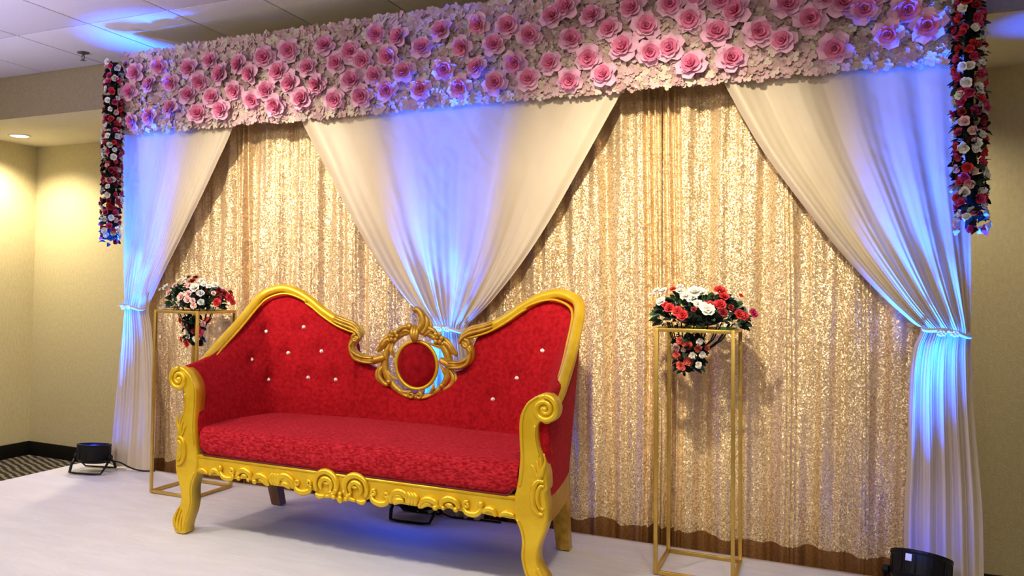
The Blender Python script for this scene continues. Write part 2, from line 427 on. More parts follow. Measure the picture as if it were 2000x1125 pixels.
def catmull(pts, n=8, closed=False):
    P = [np.array(p, float) for p in pts]
    N = len(P); out = []
    for i in range(N if closed else N - 1):
        p0 = P[i - 1] if (i > 0 or closed) else 2 * P[0] - P[1]
        p1, p2 = P[i], P[(i + 1) % N]
        p3 = P[(i + 2) % N] if (i + 2 < N or closed) else 2 * P[-1] - P[-2]
        for k in range(n):
            t = k / n
            out.append(.5 * ((2 * p1) + (-p0 + p2) * t + (2 * p0 - 5 * p1 + 4 * p2 - p3) * t * t + (-p0 + 3 * p1 - 3 * p2 + p3) * t ** 3))
    if not closed:
        out.append(P[-1])
    return [tuple(map(float, q)) for q in out]

def face_dir(d, spin=0.0):
    # rotation that turns local +Z towards d, spun about it
    q = Vector(d).normalized().to_track_quat('Z', 'Y')
    return (q.to_matrix() @ Matrix.Rotation(spin, 3, 'Z')).to_euler()

# ------------------------------------------------------------------ the room
XL, XR, YB, YF, ZC, ZL, YS, ZF = -6.52, 4.2, 5.80, -3.6, 2.72, 2.40, 4.66, -0.46
struct(MB().box(XL - .1, XR + .1, YF - .1, YB + .1, ZF - .1, ZF).build('floor', M['carpet']))
struct(MB().box(XL - .1, XR + .1, YB, YB + .1, ZF, ZL + .05).build('wall_back', M['wallpaper']))
struct(MB().box(XL - .1, XL, YF, YB, ZF, ZC + .1).build('wall_left', M['wallpaper']))
struct(MB().box(XR, XR + .1, YF, YB, ZF, ZC + .1).build('wall_right', M['wallpaper']))
struct(MB().box(XL - .1, XR + .1, YF - .1, YF, ZF, ZC + .1).build('wall_front', M['wallpaper']))
struct(MB().box(XL, XR, YB - .018, YB, ZF, -.334, .004).build('baseboard_back', M['base_black']))
struct(MB().box(XL, XL + .018, YF, YB - .018, ZF, -.334, .004).build('baseboard_left', M['base_black']))
# dropped ceiling along the rear wall: papered front, plastered underside
struct(MB().box(XL, XR, YS + .012, YB + .1, ZL, ZL + .05).build('ceiling_dropped', M['plaster']))
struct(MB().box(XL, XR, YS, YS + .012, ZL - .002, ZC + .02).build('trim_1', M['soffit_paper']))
# suspended tile ceiling
ceil = struct(MB().box(XL, XR, YF, YS + .1, ZC + .012, ZC + .06).build('ceiling', M['tbar']))
TX0, TY0, TS = -3.963, 3.885, 0.617
xs = [TX0 + TS * k for k in range(-5, 14)]
ys = [TY0 + TS * 2 * k for k in range(-6, 2)]
tile_cache = {}
for i in range(len(xs) - 1):
    for j in range(len(ys) - 1):
        x0, x1, y0, y1 = max(xs[i], XL), min(xs[i + 1], XR), max(ys[j], YF), min(ys[j + 1], YS)
        if x1 - x0 < .05 or y1 - y0 < .05:
            continue
        key = (round(x1 - x0, 3), round(y1 - y0, 3))
        if key not in tile_cache:
            g = .0055
            tile_cache[key] = MB().box(-key[0] / 2 + g, key[0] / 2 - g, -key[1] / 2 + g, key[1] / 2 - g, 0, .012, .003).mesh('ceiling_tile', M['tile'])
        link('ceiling_tile', tile_cache[key], ceil, ((x0 + x1) / 2, (y0 + y1) / 2, ZC))

# recessed downlight in the dropped ceiling
dl = thing('recessed_light', 'lit round recessed downlight in the dropped ceiling by the left corner', 'ceiling light', (-6.14, 5.26, ZL))
ring = MB()
P = []
for i in range(32):
    a = 2 * PI * i / 32
    P.append([(r * math.cos(a), r * math.sin(a), z) for r, z in ((.098, 0), (.096, -.006), (.078, -.008), (.074, -.001))])
ring.grid(P, closed_u=True).build('trim_ring', M['plaster'], dl)
MB().disc((0, 0, -.005), .075, .005, n=32).build('lens', M['lamp_glow'], dl)

# fire sprinkler
sp = thing('fire_sprinkler', 'small dark metal fire sprinkler hanging from the ceiling tiles', 'sprinkler', (-4.49, 4.36, ZC))
P = []
for i in range(24):
    a = 2 * PI * i / 24
    P.append([(r * math.cos(a), r * math.sin(a), z) for r, z in ((.0, -.004), (.040, -.005), (.042, -.002), (.0, .0))])
MB().grid(P, closed_u=True).build('escutcheon', M['chrome'], sp)
b = MB().disc((0, 0, -.022), .009, .020, n=12)
b.tube([(-.008, 0, -.02), (-.013, 0, -.035), (-.006, 0, -.05)], .003, 6).tube([(.008, 0, -.02), (.013, 0, -.035), (.006, 0, -.05)], .003, 6)
b.build('frame', M['chrome'], sp)
b = MB()
for k in range(8):
    a = 2 * PI * k / 8
    b.add([(0, 0, -.052), (.022 * math.cos(a - .28), .022 * math.sin(a - .28), -.054), (.024 * math.cos(a), .024 * math.sin(a), -.055), (.022 * math.cos(a + .28), .022 * math.sin(a + .28), -.054)], [(0, 1, 2, 3)], 0, False)
b.disc((0, 0, -.056), .008, .006, n=10)
b.build('deflector', M['chrome'], sp, fix=False)

# ------------------------------------------------------------------ the stage
stage = thing('stage', 'low stage platform covered with smooth white cloth', 'stage', (0, 0, ZF))
SX0, SX1, SY0, SY1 = -4.165, 0.95, 0.9, 4.205
MB().box(SX0 + .02, SX1 - .02, SY0 + .02, SY1 - .02, 0, -ZF - .02).build('platform', M['under'], stage)
# cloth: top with faint wrinkles, skirts falling to the floor
nx, ny = 130, 90
def cloth_h(x, y):
    e = min((x - SX0), (SX1 - x), (y - SY0), (SY1 - y))
    w = max(0, min(1, e / .15))
    h = .0035 * noise.noise(Vector((x * 1.3, y * 3.2, 1.7))) + .002 * noise.noise(Vector((x * 4 + y * 2, y * 5, 4.1)))
    return min(0, h * w - .003 * w)
P = []
for i in range(nx + 1):
    x = SX0 + (SX1 - SX0) * i / nx
    row = [(x, SY0, .0 + 0), (x, SY0, -ZF)]
    row += [(x, SY0 + (SY1 - SY0) * j / ny, -ZF + cloth_h(x, SY0 + (SY1 - SY0) * j / ny)) for j in range(1, ny)]
    row += [(x, SY1, -ZF), (x, SY1, 0)]
    P.append(row)
b = MB().grid(P)
b.add([(SX0, SY0, 0), (SX0, SY1, 0), (SX0, SY1, -ZF), (SX0, SY0, -ZF)], [(0, 1, 2, 3)], 0, False)
b.add([(SX1, SY0, 0), (SX1, SY1, 0), (SX1, SY1, -ZF), (SX1, SY0, -ZF)], [(3, 2, 1, 0)], 0, False)
b.build('stage_cloth', M['stage_cloth'], stage, fix=False)

# ------------------------------------------------------------------ gold sequin curtains
def gold_curtain(x0, x1, label, seed, dark=()):
    rnd = random.Random(seed)
    YG, z0, z1 = 4.285, -.30, 2.50
    comps = [(rnd.uniform(3, 6), rnd.uniform(0, 6.28), .010), (rnd.uniform(7, 10), rnd.uniform(0, 6.28), .011), (rnd.uniform(13, 17), rnd.uniform(0, 6.28), .0045), (rnd.uniform(22, 28), rnd.uniform(0, 6.28), .0018)]
    nu, nv = int((x1 - x0) * 190), 46
    sl = [rnd.uniform(-.09, .09) for _ in range(4)]
    dark = list(dark) + [(x0 + (x1 - x0) * rnd.random(), rnd.uniform(.012, .022), rnd.uniform(.006, .014)) for _ in range(int((x1 - x0) * 7))]
    def pos(u, v):
        z = z1 + (z0 - z1) * v
        x = x0 + (x1 - x0) * u
        y = 0
        for (fq, ph, am), s_ in zip(comps, sl):
            xx = x + s_ * (z - 1) * (1 + .5 * math.sin(x * 3)) * .6
            y += am * math.sin(2 * PI * fq * xx + ph + 1.1 * noise.noise(Vector((x * 1.7, z * .35, seed))))
        for c, w, a in dark:      # tight gathered pleats
            d = (x - c - .01 * math.sin(z * 2)) / w
            y += a * math.exp(-d * d) * math.sin(d * 7.5)
        sp_ = 1 + .5 * max(0, 1 - z / 1.0)          # folds open towards the bottom
        return (x, YG + y * sp_, z)
    t = thing('gold_curtain', label, 'curtain', ((x0 + x1) / 2, YG, z0), 'gold sequin curtains of the backdrop')
    zh = .055
    vh = (zh - z1) / (z0 - z1)
    def off(p, dy=0):
        return (p[0] - (x0 + x1) / 2, p[1] - YG + dy, p[2] - z0)
    def bandv(u):
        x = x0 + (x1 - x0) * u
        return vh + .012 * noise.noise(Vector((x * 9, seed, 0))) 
    body = MB().grid([[off(pos(i / nu, bandv(i / nu) * j / nv)) for j in range(nv + 1)] for i in range(nu + 1)])
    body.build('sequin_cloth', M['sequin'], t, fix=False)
    reflection_band = MB().grid([[off(pos(i / nu, bandv(i / nu) + (1 - bandv(i / nu)) * j / 6)) for j in range(7)] for i in range(nu + 1)])  # lowest strip of the cloth, its dark reflection painted in brown
    reflection_band.build('reflection_band', M['reflection_band'], t, fix=False)
    return t

gold_curtain(-3.80, -1.72, 'gold sequin curtain in the bay behind the left half of the sofa', 3, ((-3.05, .05, .03),))
gold_curtain(-1.715, -.675, 'gold sequin curtain between the centre drape and the dark pleated seam', 5, ((-.72, .035, .028),))
gold_curtain(-.67, .38, 'gold sequin curtain behind the right flower stand beside the right drape', 9, ((-.63, .035, .028),))

# ------------------------------------------------------------------ white drapes
def interp(tab, z):
    T = sorted(tab, key=lambda p: p[1])
    zs = np.array([p[1] for p in T]); xs_ = np.array([p[0] for p in T])
    return np.interp(z, zs, xs_)

def smooth_tab(tab):
    T = sorted(tab, key=lambda p: p[1])
    return [(q[0], q[1]) for q in catmull(T, 8)]

def drape(label, left, right, tie, seed, nf, edges, ztop=2.5, zbot=.006, side_depth=0.0):
    YD = 4.15
    left, right = smooth_tab(left), smooth_tab(right)
    xt, zt = tie
    rnd = random.Random(seed)
    warp = [(rnd.uniform(.7, 1.4), rnd.uniform(0, 6.28)), (rnd.uniform(2, 3), rnd.uniform(0, 6.28))]
    amps = [rnd.uniform(.55, 1.0) for _ in range(nf + 3)]
    nu, nv = 200, 150
    def F(u):
        w = u + .028 * math.sin(2 * PI * warp[0][0] * u + warp[0][1]) + .012 * math.sin(2 * PI * warp[1][0] * u + warp[1][1])
        q = nf * w
        k = int(math.floor(q)); fr = q - k
        a = amps[k % len(amps)] * (1 - fr) + amps[(k + 1) % len(amps)] * fr
        c = .5 - .5 * math.cos(2 * PI * fr)
        return a * (c ** .8)
    P = []
    Fu = [F(i / nu) for i in range(nu + 1)]
    for i in range(nu + 1):
        u = i / nu
        row = []
        for j in range(nv + 1):
            z = ztop + (zbot - ztop) * j / nv
            xl, xr = float(interp(left, z)), float(interp(right, z))
            w = xr - xl
            near = math.exp(-((z - zt) / .16) ** 2)
            top = max(0.0, min(1.0, (z - zt) / (ztop - zt)))
            below = 1.0 if z < zt else 0.0
            amp = .016 + .030 * (1 - top) ** 1.5 * (0 if below else 1) + below * .030
            amp = min(amp, .9 * w / nf + .012)
            amp *= 1 - .25 * near
            y = -amp * Fu[i]
            # creases that radiate from the tie
            rad_ = math.exp(-abs(z - zt) / .35)
            y -= .006 * rad_ * math.sin(2 * PI * 23 * u + 3 * noise.noise(Vector((u * 5, z * 2, seed))))
            y -= .006 * noise.noise(Vector((u * 3.1, z * 1.0, seed + 5))) 
            y -= .0012 * noise.noise(Vector((u * w * 26, z * 11, seed + 9)))
            y -= near * (.024 * math.sqrt(max(0, 1 - (2 * u - 1) ** 2)))
            y -= rad_ * .004
            # hung on the front pipe, tied back against the uprights behind
            y += .045 - .075 * max(0.0, min(1.0, (z - zt) / (2.12 - zt))) if z > zt else .045 - .03 * (zt - z) / zt
            if z > 2.1:
                y = y * .25 - .01
            if z > zt:
                for e in (edges if z < 2.1 else ''):          # rolled leading edge
                    d = (u - (.035 if e == 'L' else .965)) / .032
                    y -= .022 * math.exp(-d * d) * (1 - .6 * near)
            x = xl + w * u
            row.append((x - xt, y, z))
        P.append(row)
    t = thing('white_drape', label, 'drape', (xt, YD, 0), 'white drapes tied back')
    MB().grid(P).build('drape_cloth', M['drape'], t, fix=False)
    # tieback: a twisted band round the gathered cloth with beaded brooches
    xl, xr = float(interp(left, zt)), float(interp(right, zt))
    w = xr - xl
    band = MB()
    path = []
    cx = (xl + xr) / 2 - xt
    for k in range(40):
        a = 2 * PI * k / 40
        path.append((cx + (w / 2 - .004) * math.cos(a), 0.0 + (.058) * math.sin(a), zt + .006 * math.sin(a * 3) - .012 * math.cos(a)))
    band.tube(path, .006, 6, closed=True, up=(0, 0, 1), flat=1.6)
    tb = band.build('tieback', M['drape'], t)
    for kx in (-.022, .022):
        br = MB()
        for ring_r, cnt in ((0, 1), (.012, 7)):
            for q in range(cnt):
                a = 2 * PI * q / max(1, cnt)
                br.ball((cx + kx + ring_r * math.cos(a), -.064, zt - .004 + ring_r * .7 * math.sin(a)), .0062, 8, 5)
        br.build('brooch', M['pearl'], tb)
    return t

tl, tcn, trr = DATA['TIES']
drape('white drape on the far left, tied back beside the left flower stand', DATA['DL_OUT'], DATA['DL_IN'], tl, 11, 3, ('R',))
drape('wide white centre drape gathered in a V behind the sofa', DATA['DC_L'], DATA['DC_R'], tcn, 23, 6, ('L', 'R'))
drape('white drape on the right, tied back against the olive wall', DATA['DR_IN'], DATA['DR_OUT'], trr, 37, 5, ('L',))

# ------------------------------------------------------------------ flowers: shared pieces
def petal(b, ang, r0, z0, L, W, t0, t1, cup, nu=4, nv=3, mi=0):
    # a cupped petal leaving the axis at angle ang; tilt runs from t0 (base) to t1 (tip), measured from the flower's axis
    er = Vector((math.cos(ang), math.sin(ang), 0)); et = Vector((-math.sin(ang), math.cos(ang), 0)); ez = Vector((0, 0, 1))
    P = []
    pos = er * r0 + ez * z0
    for j in range(nv + 1):
        s = j / nv
        t = t0 + (t1 - t0) * s
        d = er * math.sin(t) + ez * math.cos(t)
        nrm = er * math.cos(t) - ez * math.sin(t)
        if j:
            pos = pos + d * (L / nv)
        wd = W * (.45 + .55 * math.sin(PI * min(1, s * .62 + .1))) * (1 if s < .99 else .72)
        P.append([pos + et * (wd * a) - nrm * (cup * W * (a * a)) for a in [2 * i / nu - 1 for i in range(nu + 1)]])
    b.grid(P, mi)

def rose_mesh(seed, name, mat, layers):
    rnd = random.Random(seed)
    b = MB()
    for n_, r0, z0, L, W, t0, t1, cup in layers:
        ph = rnd.uniform(0, 6)
        for k in range(n_):
            petal(b, ph + 2 * PI * k / n_ + rnd.uniform(-.12, .12), r0, z0, L * rnd.uniform(.92, 1.08), W * rnd.uniform(.9, 1.1), t0 * rnd.uniform(.9, 1.1), t1 * rnd.uniform(.92, 1.08), cup)
    return b.mesh(name, mat)

OUTER = [(5, .10, .0, .95, .52, .9, 1.75, .35), (5, .08, .10, .78, .46, .6, 1.35, .4)]
HEART = [(5, .06, .12, .74, .46, .35, 1.15, .4), (4, .04, .16, .58, .38, .12, .75, .5), (3, .02, .18, .46, .26, -.05, .3, .6)]
SMALL = [(5, .08, .0, .85, .52, .8, 1.6, .35), (5, .06, .08, .65, .42, .45, 1.1, .45), (4, .02, .12, .5, .3, .05, .5, .6)]
BUD = [(4, .10, .0, .95, .62, .5, 1.3, .45), (3, .04, .05, .75, .45, .1, .5, .6)]
pink_outer = [rose_mesh(s, 'pink_rose', M['pink_petal'], OUTER) for s in range(6)]
pink_heart = [rose_mesh(50 + s, 'rose_heart', M['pink_heart'], HEART) for s in range(6)]
small_rose = {c: [rose_mesh(100 + s, 'rose', M[c], SMALL) for s in range(3)] for c in 'rwpdmcg'}
bud = {c: [rose_mesh(200 + s, 'rosebud', M[c], BUD) for s in range(3)] for c in 'rwpdm'}

def leaf_mesh(mat):
    b = MB()
    P = []
    for i in range(5):
        s = i / 4
        w = .30 * math.sin(PI * (s * .92 + .04)) ** .8
        zc = .16 * math.sin(PI * s) 
        P.append([(-w, s, zc + w * .35), (0, s, zc), (w, s, zc + w * .35)])
    return b.grid(P).mesh('leaf', mat)
leaves = {k: leaf_mesh(M[k]) for k in ('leaf', 'leaf_mid', 'leaf_black', 'leaf_grey')}

def put(name, me, parent, loc, rot, scale):
    o = bpy.data.objects.new(name, me)
    o.location = loc; o.rotation_euler = rot; o.scale = (scale,) * 3
    o.parent = parent
    COL.objects.link(o)
    return o

def put_leaf(parent, loc, direction, size, kind, rnd):
    # the leaf's own +Y runs along 'direction'
    d = Vector(direction).normalized()
    q = d.to_track_quat('Y', 'Z')
    r = (q.to_matrix() @ Matrix.Rotation(rnd.uniform(-1.2, 1.2), 3, 'Y')).to_euler()
    return put('leaf', leaves[kind], parent, loc, r, size)

# ------------------------------------------------------------------ flower valance across the top
VX0, VX1, VY, VZ0, VZ1 = -3.815, 0.455, 4.075, 2.085, 2.545
val = thing('flower_valance', 'long pink and cream flower wall valance across the top of the backdrop', 'flower wall', ((VX0 + VX1) / 2, VY, VZ0))
vc = Vector(val.location)
pb = MB()
pb.box(VX0 - vc.x, VX1 - vc.x, 0, .03, 0, VZ1 - VZ0)
pb.build('backing_panel', M['panel'], val)
rnd = random.Random(77)
for k, (x, z) in enumerate(DATA['ROSES']):
    d = (rnd.uniform(-.38, .38), -1, rnd.uniform(-.42, .30))
    s = rnd.uniform(.057, .066)
    rt = face_dir(d, rnd.uniform(0, 6.28))
    r_ = put('pink_rose', pink_outer[k % 6], val, (x - vc.x, -.038, z - vc.z), rt, s)
    put('rose_heart', pink_heart[(k * 5) % 6], r_, (0, 0, 0), (0, 0, rnd.uniform(0, 6)), 1.0)
# hydrangea florets: a four-petalled floret, thousands of them
def floret_geo():
    vs = [(0, 0, 0)]; fs = []
    for k in range(4):
        a = PI / 2 * k
        c, s_ = math.cos(a), math.sin(a)
        o = len(vs)
        for (u, v, z) in ((.38, .42, .10), (.80, .42, .10), (1.02, 0, .05), (.80, -.42, .10), (.38, -.42, .10), (.55, 0, .02)):
            vs.append((u * c - v * s_, u * s_ + v * c, z))
        fs += [(0, o + 5, o), (o, o + 5, o + 2, o + 1), (o + 5, o + 4, o + 3, o + 2), (0, o + 4, o + 5)]
    return vs, fs
FV, FF = floret_geo()
fl_meshes = []
for k in range(3):
    fl_meshes.append(MB().add(FV, FF, 0, False).mesh('hydrangea_floret', M[('floret_pink', 'floret_cream', 'floret_tan')[k]]))
mass = MB()
spots = []
step = .0205
yy = VZ0 - .012
row = 0
while yy < VZ1 + .012:
    xx = VX0 - .01 + (row % 2) * step / 2
    while xx < VX1 + .01:
        spots.append((xx + rnd.uniform(-.009, .009), yy + rnd.uniform(-.009, .009)))
        xx += step
    yy += step * .9
    row += 1
near_i = set(sorted(range(len(spots)), key=lambda i: abs(spots[i][0]))[:300])
for i, (x, z) in enumerate(spots):
    patch = noise.noise(Vector((x * 5, z * 5, 2.0)))
    q = rnd.random() + patch * .5
    k = 0 if q < .45 else (1 if q < .8 else 2)
    s = rnd.uniform(.018, .026)
    d = Vector((rnd.uniform(-.7, .7), -1, rnd.uniform(-.7, .6)))
    dep = rnd.uniform(-.030, -.006)
    e = face_dir(d, rnd.uniform(0, 6.28))
    if i in near_i:
        put('hydrangea_floret', fl_meshes[k], val, (x - vc.x, dep, z - vc.z), e, s)
    else:
        R = e.to_matrix()
        mass.add([Vector((x - vc.x, dep, z - vc.z)) + R @ (Vector(p) * s) for p in FV], FF, k, False)
mo = mass.build('hydrangea_mass', [M['floret_pink'], M['floret_cream'], M['floret_tan']], val, fix=False)
mo['kind'] = 'stuff'

# ------------------------------------------------------------------ hanging rose garlands
def garland(cx, cy, z0, z1, rad, label, seed, nb):
    rnd = random.Random(seed)
    t = thing('rose_garland', label, 'garland', (cx, cy, z0), 'hanging rose garlands at the ends of the valance')
    core = MB()
    core.tube([(.006 * math.sin(k), .006 * math.cos(k * 1.7), (z1 - z0) * k / 12 * .97 + .03) for k in range(13)], rad * .34, 10, up=(0, 1, 0))
    core.build('vine_core', M['leaf_black'], t)
    for k in range(nb):
        z = .03 + (z1 - z0 - .04) * (k + .5) / nb + rnd.uniform(-.015, .015)
        a = k * 2.39996 + rnd.uniform(-.3, .3)
        band_ = noise.noise(Vector((z * 4.2, seed, a * .35)))
        q = band_ + rnd.uniform(-.25, .25)
        c = 'w' if q > .14 else ('p' if q > .06 else ('r' if q > -.16 else 'm'))
        if c == 'r' and rnd.random() < .35:
            c = 'd'
        d = Vector((math.cos(a), math.sin(a), rnd.uniform(-.5, .5)))
        r = rad * rnd.uniform(.72, .98)
        put('rosebud', bud[c][k % 3], t, (d.x * r * .9, d.y * r * .9, z), face_dir(d, rnd.uniform(0, 6)), rnd.uniform(.017, .024))
    for k in range(int(nb * 1.25)):
        z = .01 + (z1 - z0 - .02) * rnd.random()
        a = rnd.uniform(0, 2 * PI)
        d = Vector((math.cos(a), math.sin(a), rnd.uniform(-.8, .6)))
        put_leaf(t, (math.cos(a) * rad * .45, math.sin(a) * rad * .45, z), d, rnd.uniform(.032, .052), rnd.choice(('leaf_black', 'leaf_black', 'leaf')), rnd)
    return t
garland(-3.85, 4.0, 1.375, 2.50, .064, 'hanging garland of red and white roses at the left end of the valance', 4, 230)
garland(.487, 4.0, 1.375, 2.62, .052, 'hanging garland of red and cream roses at the right end of the valance', 8, 250)

# ------------------------------------------------------------------ flower stands
def stand(x0, y0, label):
    w, d, h, s = .306, .350, 1.0, .0075
    t = thing('flower_stand', label, 'flower stand', (x0 + w / 2, y0 + d / 2, 0), 'gold wire flower stands')
    for sx in (-1, 1):
        for sy in (-1, 1):
            cx, cy = sx * (w / 2 - s), sy * (d / 2 - s)
            MB().box(cx - s, cx + s, cy - s, cy + s, 0, h, .0015).build('post', M['brass'], t)
    for zz in (s, h - s):
        for sy in (-1, 1):
            cy = sy * (d / 2 - s)
            MB().box(-w / 2 + 2 * s, w / 2 - 2 * s, cy - s, cy + s, zz - s, zz + s, .0015).build('bar', M['brass'], t)
        for sx in (-1, 1):
            cx = sx * (w / 2 - s)
            MB().box(cx - s, cx + s, -d / 2 + 2 * s, d / 2 - 2 * s, zz - s, zz + s, .0015).build('bar', M['brass'], t)
    return t
stand(-3.275, 3.752, 'gold metal frame flower stand left of the sofa')
stand(-.619, 3.762, 'gold metal frame flower stand right of the sofa')

def arrangement(cx, cy, roses, tail, label, seed, w, tz, tx, grey):
    rnd = random.Random(seed)
    zt = 1.0
    t = thing('flower_arrangement', label, 'flowers', (cx, cy, zt), 'silk flower arrangements on the gold stands')
    yf = {}
    # bowl of foam and the stems that hang through the frame
    MB().ball((0, 0, .045), (w * .45, .08, .04), 14, 8).build('foam_base', M['leaf_black'], t)
    tail_c = Vector((tx - cx, -.02, tz - zt))
    for k in range(14):
        a = 2 * PI * k / 14
        x0 = .13 * math.cos(a); y0 = .08 * math.sin(a)
        MB().tube([(x0, y0, .02), (x0 * .75 + tail_c.x * .3, y0 * .7, -.05), (tail_c.x + x0 * .28, tail_c.y + y0 * .3, -.12)], .0028, 5).build('stem', M['leaf_black'], t)
    MB().ball((tail_c.x, tail_c.y, tail_c.z), (.036, .036, .085), 12, 8).build('tail_core', M['leaf_black'], t)
    for k, (x, z, s, c) in enumerate(roses):
        lx, lz = x - cx, z - zt
        rr = max(0.0, 1 - (lx / (w * 1.05)) ** 2)
        ly = -.15 * math.sqrt(rr) * max(.15, 1 - max(0, (lz - .06) / .16))
        # keep the sight line when the bloom moves back from the plane it was measured on
        dy = (cy + ly) - 3.85
        lx += dy * x / 3.85; lz += dy * (z - 1.15) / 3.85
        d = Vector((lx * 3.0, ly * 4 - .35, max(0.0, lz - .02) * 5 + .1))
        put('rose', small_rose[c][k % 3], t, (lx, ly, lz), face_dir(d, rnd.uniform(0, 6)), s * 1.15)
    for k, (x, z, s, c) in enumerate(tail):
        lx, lz = x - cx, z - zt
        d = Vector(((lx - tail_c.x) * 8, -.6, -.1))
        put('rose', small_rose[c][k % 3], t, (lx, tail_c.y - .045, lz), face_dir(d, rnd.uniform(0, 6)), s * 1.15)
        put('rose', small_rose['rwdp'[k % 4]][k % 3], t, (2 * tail_c.x - lx, tail_c.y + .045, lz), face_dir((d.x, .6, 0), k), s * 1.1)
    for k in range(16):      # blooms on the far side
        a = rnd.uniform(.2, PI - .2)
        d = Vector((math.cos(a), math.sin(a), rnd.uniform(.1, .8)))
        put('rose', small_rose[rnd.choice('wwrp')][k % 3], t, (d.x * w * .8, d.y * .13, .05 + d.z * .09), face_dir(d, k), .026)
    for k in range(240):
        a = rnd.uniform(0, 2 * PI)
        el = rnd.uniform(-.25, 1.0)
        d = Vector((math.cos(a) * math.cos(el), math.sin(a) * math.cos(el) , math.sin(el)))
        base = Vector((d.x * w * .74, d.y * .11, .03 + d.z * .10))
        kind = rnd.choice(('leaf', 'leaf', 'leaf_mid', 'leaf_black', 'leaf_grey' if rnd.random() < grey else 'leaf'))
        put_leaf(t, base, d + Vector((0, 0, rnd.uniform(-.3, .3))), rnd.uniform(.030, .048), kind, rnd)
    for k in range(90):
        a = rnd.uniform(0, 2 * PI); q = rnd.uniform(-1, 1)
        rr = .040 * math.sqrt(max(0.05, 1 - q * q))
        base = Vector((tail_c.x + rr * math.cos(a), tail_c.y + rr * math.sin(a), tail_c.z + q * .09))
        put_leaf(t, base, (math.cos(a), math.sin(a), rnd.uniform(-.9, .3)), rnd.uniform(.03, .045), 'leaf_black' if rnd.random() < .7 else 'leaf', rnd)
    return t
arrangement(-3.125, 3.925, DATA['FL'], DATA['FLT'], 'dome of white, blush and dark red roses on the left gold stand', 31, .215, .885, -3.115, .5)
arrangement(-.466, 3.935, DATA['FR'], DATA['FRT'], 'dome of white and bright red roses on the right gold stand', 32, .215, .895, -.505, .6)

# ------------------------------------------------------------------ the throne sofa
SOX, SOY = -1.778, 3.24
sofa = thing('throne_sofa', 'ornate red velvet sofa with carved gold frame in the middle of the stage', 'sofa', (SOX, SOY, 0.002))

TP = [(0, .690, .615), (.08, .690, .62), (.13, .688, .640), (.17, .686, .690), (.20, .684, .725), (.25, .68, .745), (.29, .676, .785), (.312, .674, .862), (.345, .672, .920), (.42, .665, .955), (.50, .66, 1.005), (.57, .655, 1.055), (.65, .645, 1.095), (.73, .635, 1.110), (.785, .610, 1.085), (.815, .570, 1.035), (.832, .44, .930), (.840, .29, .838), (.842, .15, .775), (.838, .02, .752)]
BP = [(0, .665), (.08, .665), (.13, .66), (.17, .658), (.2, .656), (.25, .653), (.29, .65), (.305, .649), (.34, .645), (.40, .638), (.46, .63), (.52, .615), (.58, .595), (.62, .57), (.655, .53), (.685, .48), (.715, .38), (.74, .26), (.752, .14), (.757, .012)]
OP = [(0, .74), (.08, .74), (.13, .738), (.17, .736), (.2, .735), (.25, .733), (.29, .73), (.305, .729), (.34, .726), (.40, .72), (.48, .71), (.56, .70), (.64, .685), (.70, .665), (.76, .635), (.795, .585), (.822, .43), (.842, .28), (.856, .14), (.858, .03)]
BUTTONS = DATA['BUTTONS']
def dense(pts, n=7):
    return np.array(catmull(pts, n))
def back_rows():
    T = dense(TP); Bq = dense(BP); O = dense(OP)
    N = len(T)
    tg = np.gradient(Bq, axis=0) + np.gradient(T[:, :2], axis=0)
    tg /= np.linalg.norm(tg, axis=1)[:, None]
    nin = np.stack([tg[:, 1], -tg[:, 0]], 1)
    nin[0] = (0, -1)
    nv = 26
    rows = []
    for i in range(N):
        row = []
        b = np.array([Bq[i][0], Bq[i][1], .43]); t = T[i]
        hgt = t[2] - .43
        bul = .032 * min(1, hgt / .4)
        for j in range(nv + 1):
            v = j / nv
            p = b * (1 - v) + t * v
            o = bul * (4 * v * (1 - v)) ** .75
            p = p + np.array([nin[i][0] * o, nin[i][1] * o, 0])
            row.append(p)
        # padded roll over the top edge, then the outer face
        arm = max(0.0, min(1.0, (.50 - t[1]) / .2))
        outw = .034 + .004 * arm
        for q in (1, 2, 3):
            a = q / 4 * PI
            row.append(t - np.array([nin[i][0], nin[i][1], 0]) * outw * (1 - math.cos(a)) / 2 + np.array([0, 0, .014 * math.sin(a)]))
        to = t - np.array([nin[i][0], nin[i][1], 0]) * outw
        row.append(to)
        o2 = np.array([O[i][0], O[i][1], .362])
        for q in (.2, .45, .7, .9, 1.0):
            row.append(to * (1 - q) + o2 * q)
        rows.append(row)
    return rows, nin, nv
half, nin_, nv_ = back_rows()
full = [[p * np.array([-1, 1, 1]) for p in r] for r in half[::-1]] + half[1:]
nfull = [n * np.array([-1, 1]) for n in nin_[::-1]] + list(nin_[1:])
btn = []
for (bx, by, bz) in BUTTONS:
    best = None
    for i, r in enumerate(full):
        for j in range(3, nv_):
            d = (r[j][0] - bx) ** 2 + (r[j][2] - bz) ** 2
            if r[j][1] > .35 and (best is None or d < best[0]):
                best = (d, i, j)
    btn.append((best[1], best[2]))
centres = [full[i][j].copy() for i, j in btn]
for i, r in enumerate(full):
    for j in range(1, nv_):
        for c in centres:
            d = np.linalg.norm(r[j] - c)
            if d < .16:
                k = .017 * math.exp(-(d / .030) ** 2) + .008 * math.exp(-(d / .075) ** 2)
                r[j] = r[j] - np.array([nfull[i][0], nfull[i][1], 0]) * k
b = MB().grid(full)
for r, sgn in ((full[0], -1), (full[-1], 1)):      # padded front ends of the arms
    c = sum(r) / len(r)
    rings = [r] + [[p * (1 - s) + c * s + np.array([0, -dy, 0]) for p in r] for s, dy in ((.04, .012), (.18, .020), (.6, .022), (.98, .022))]
    b.grid([list(q) for q in zip(*rings)])
back = b.build('backrest', M['velvet'], sofa)
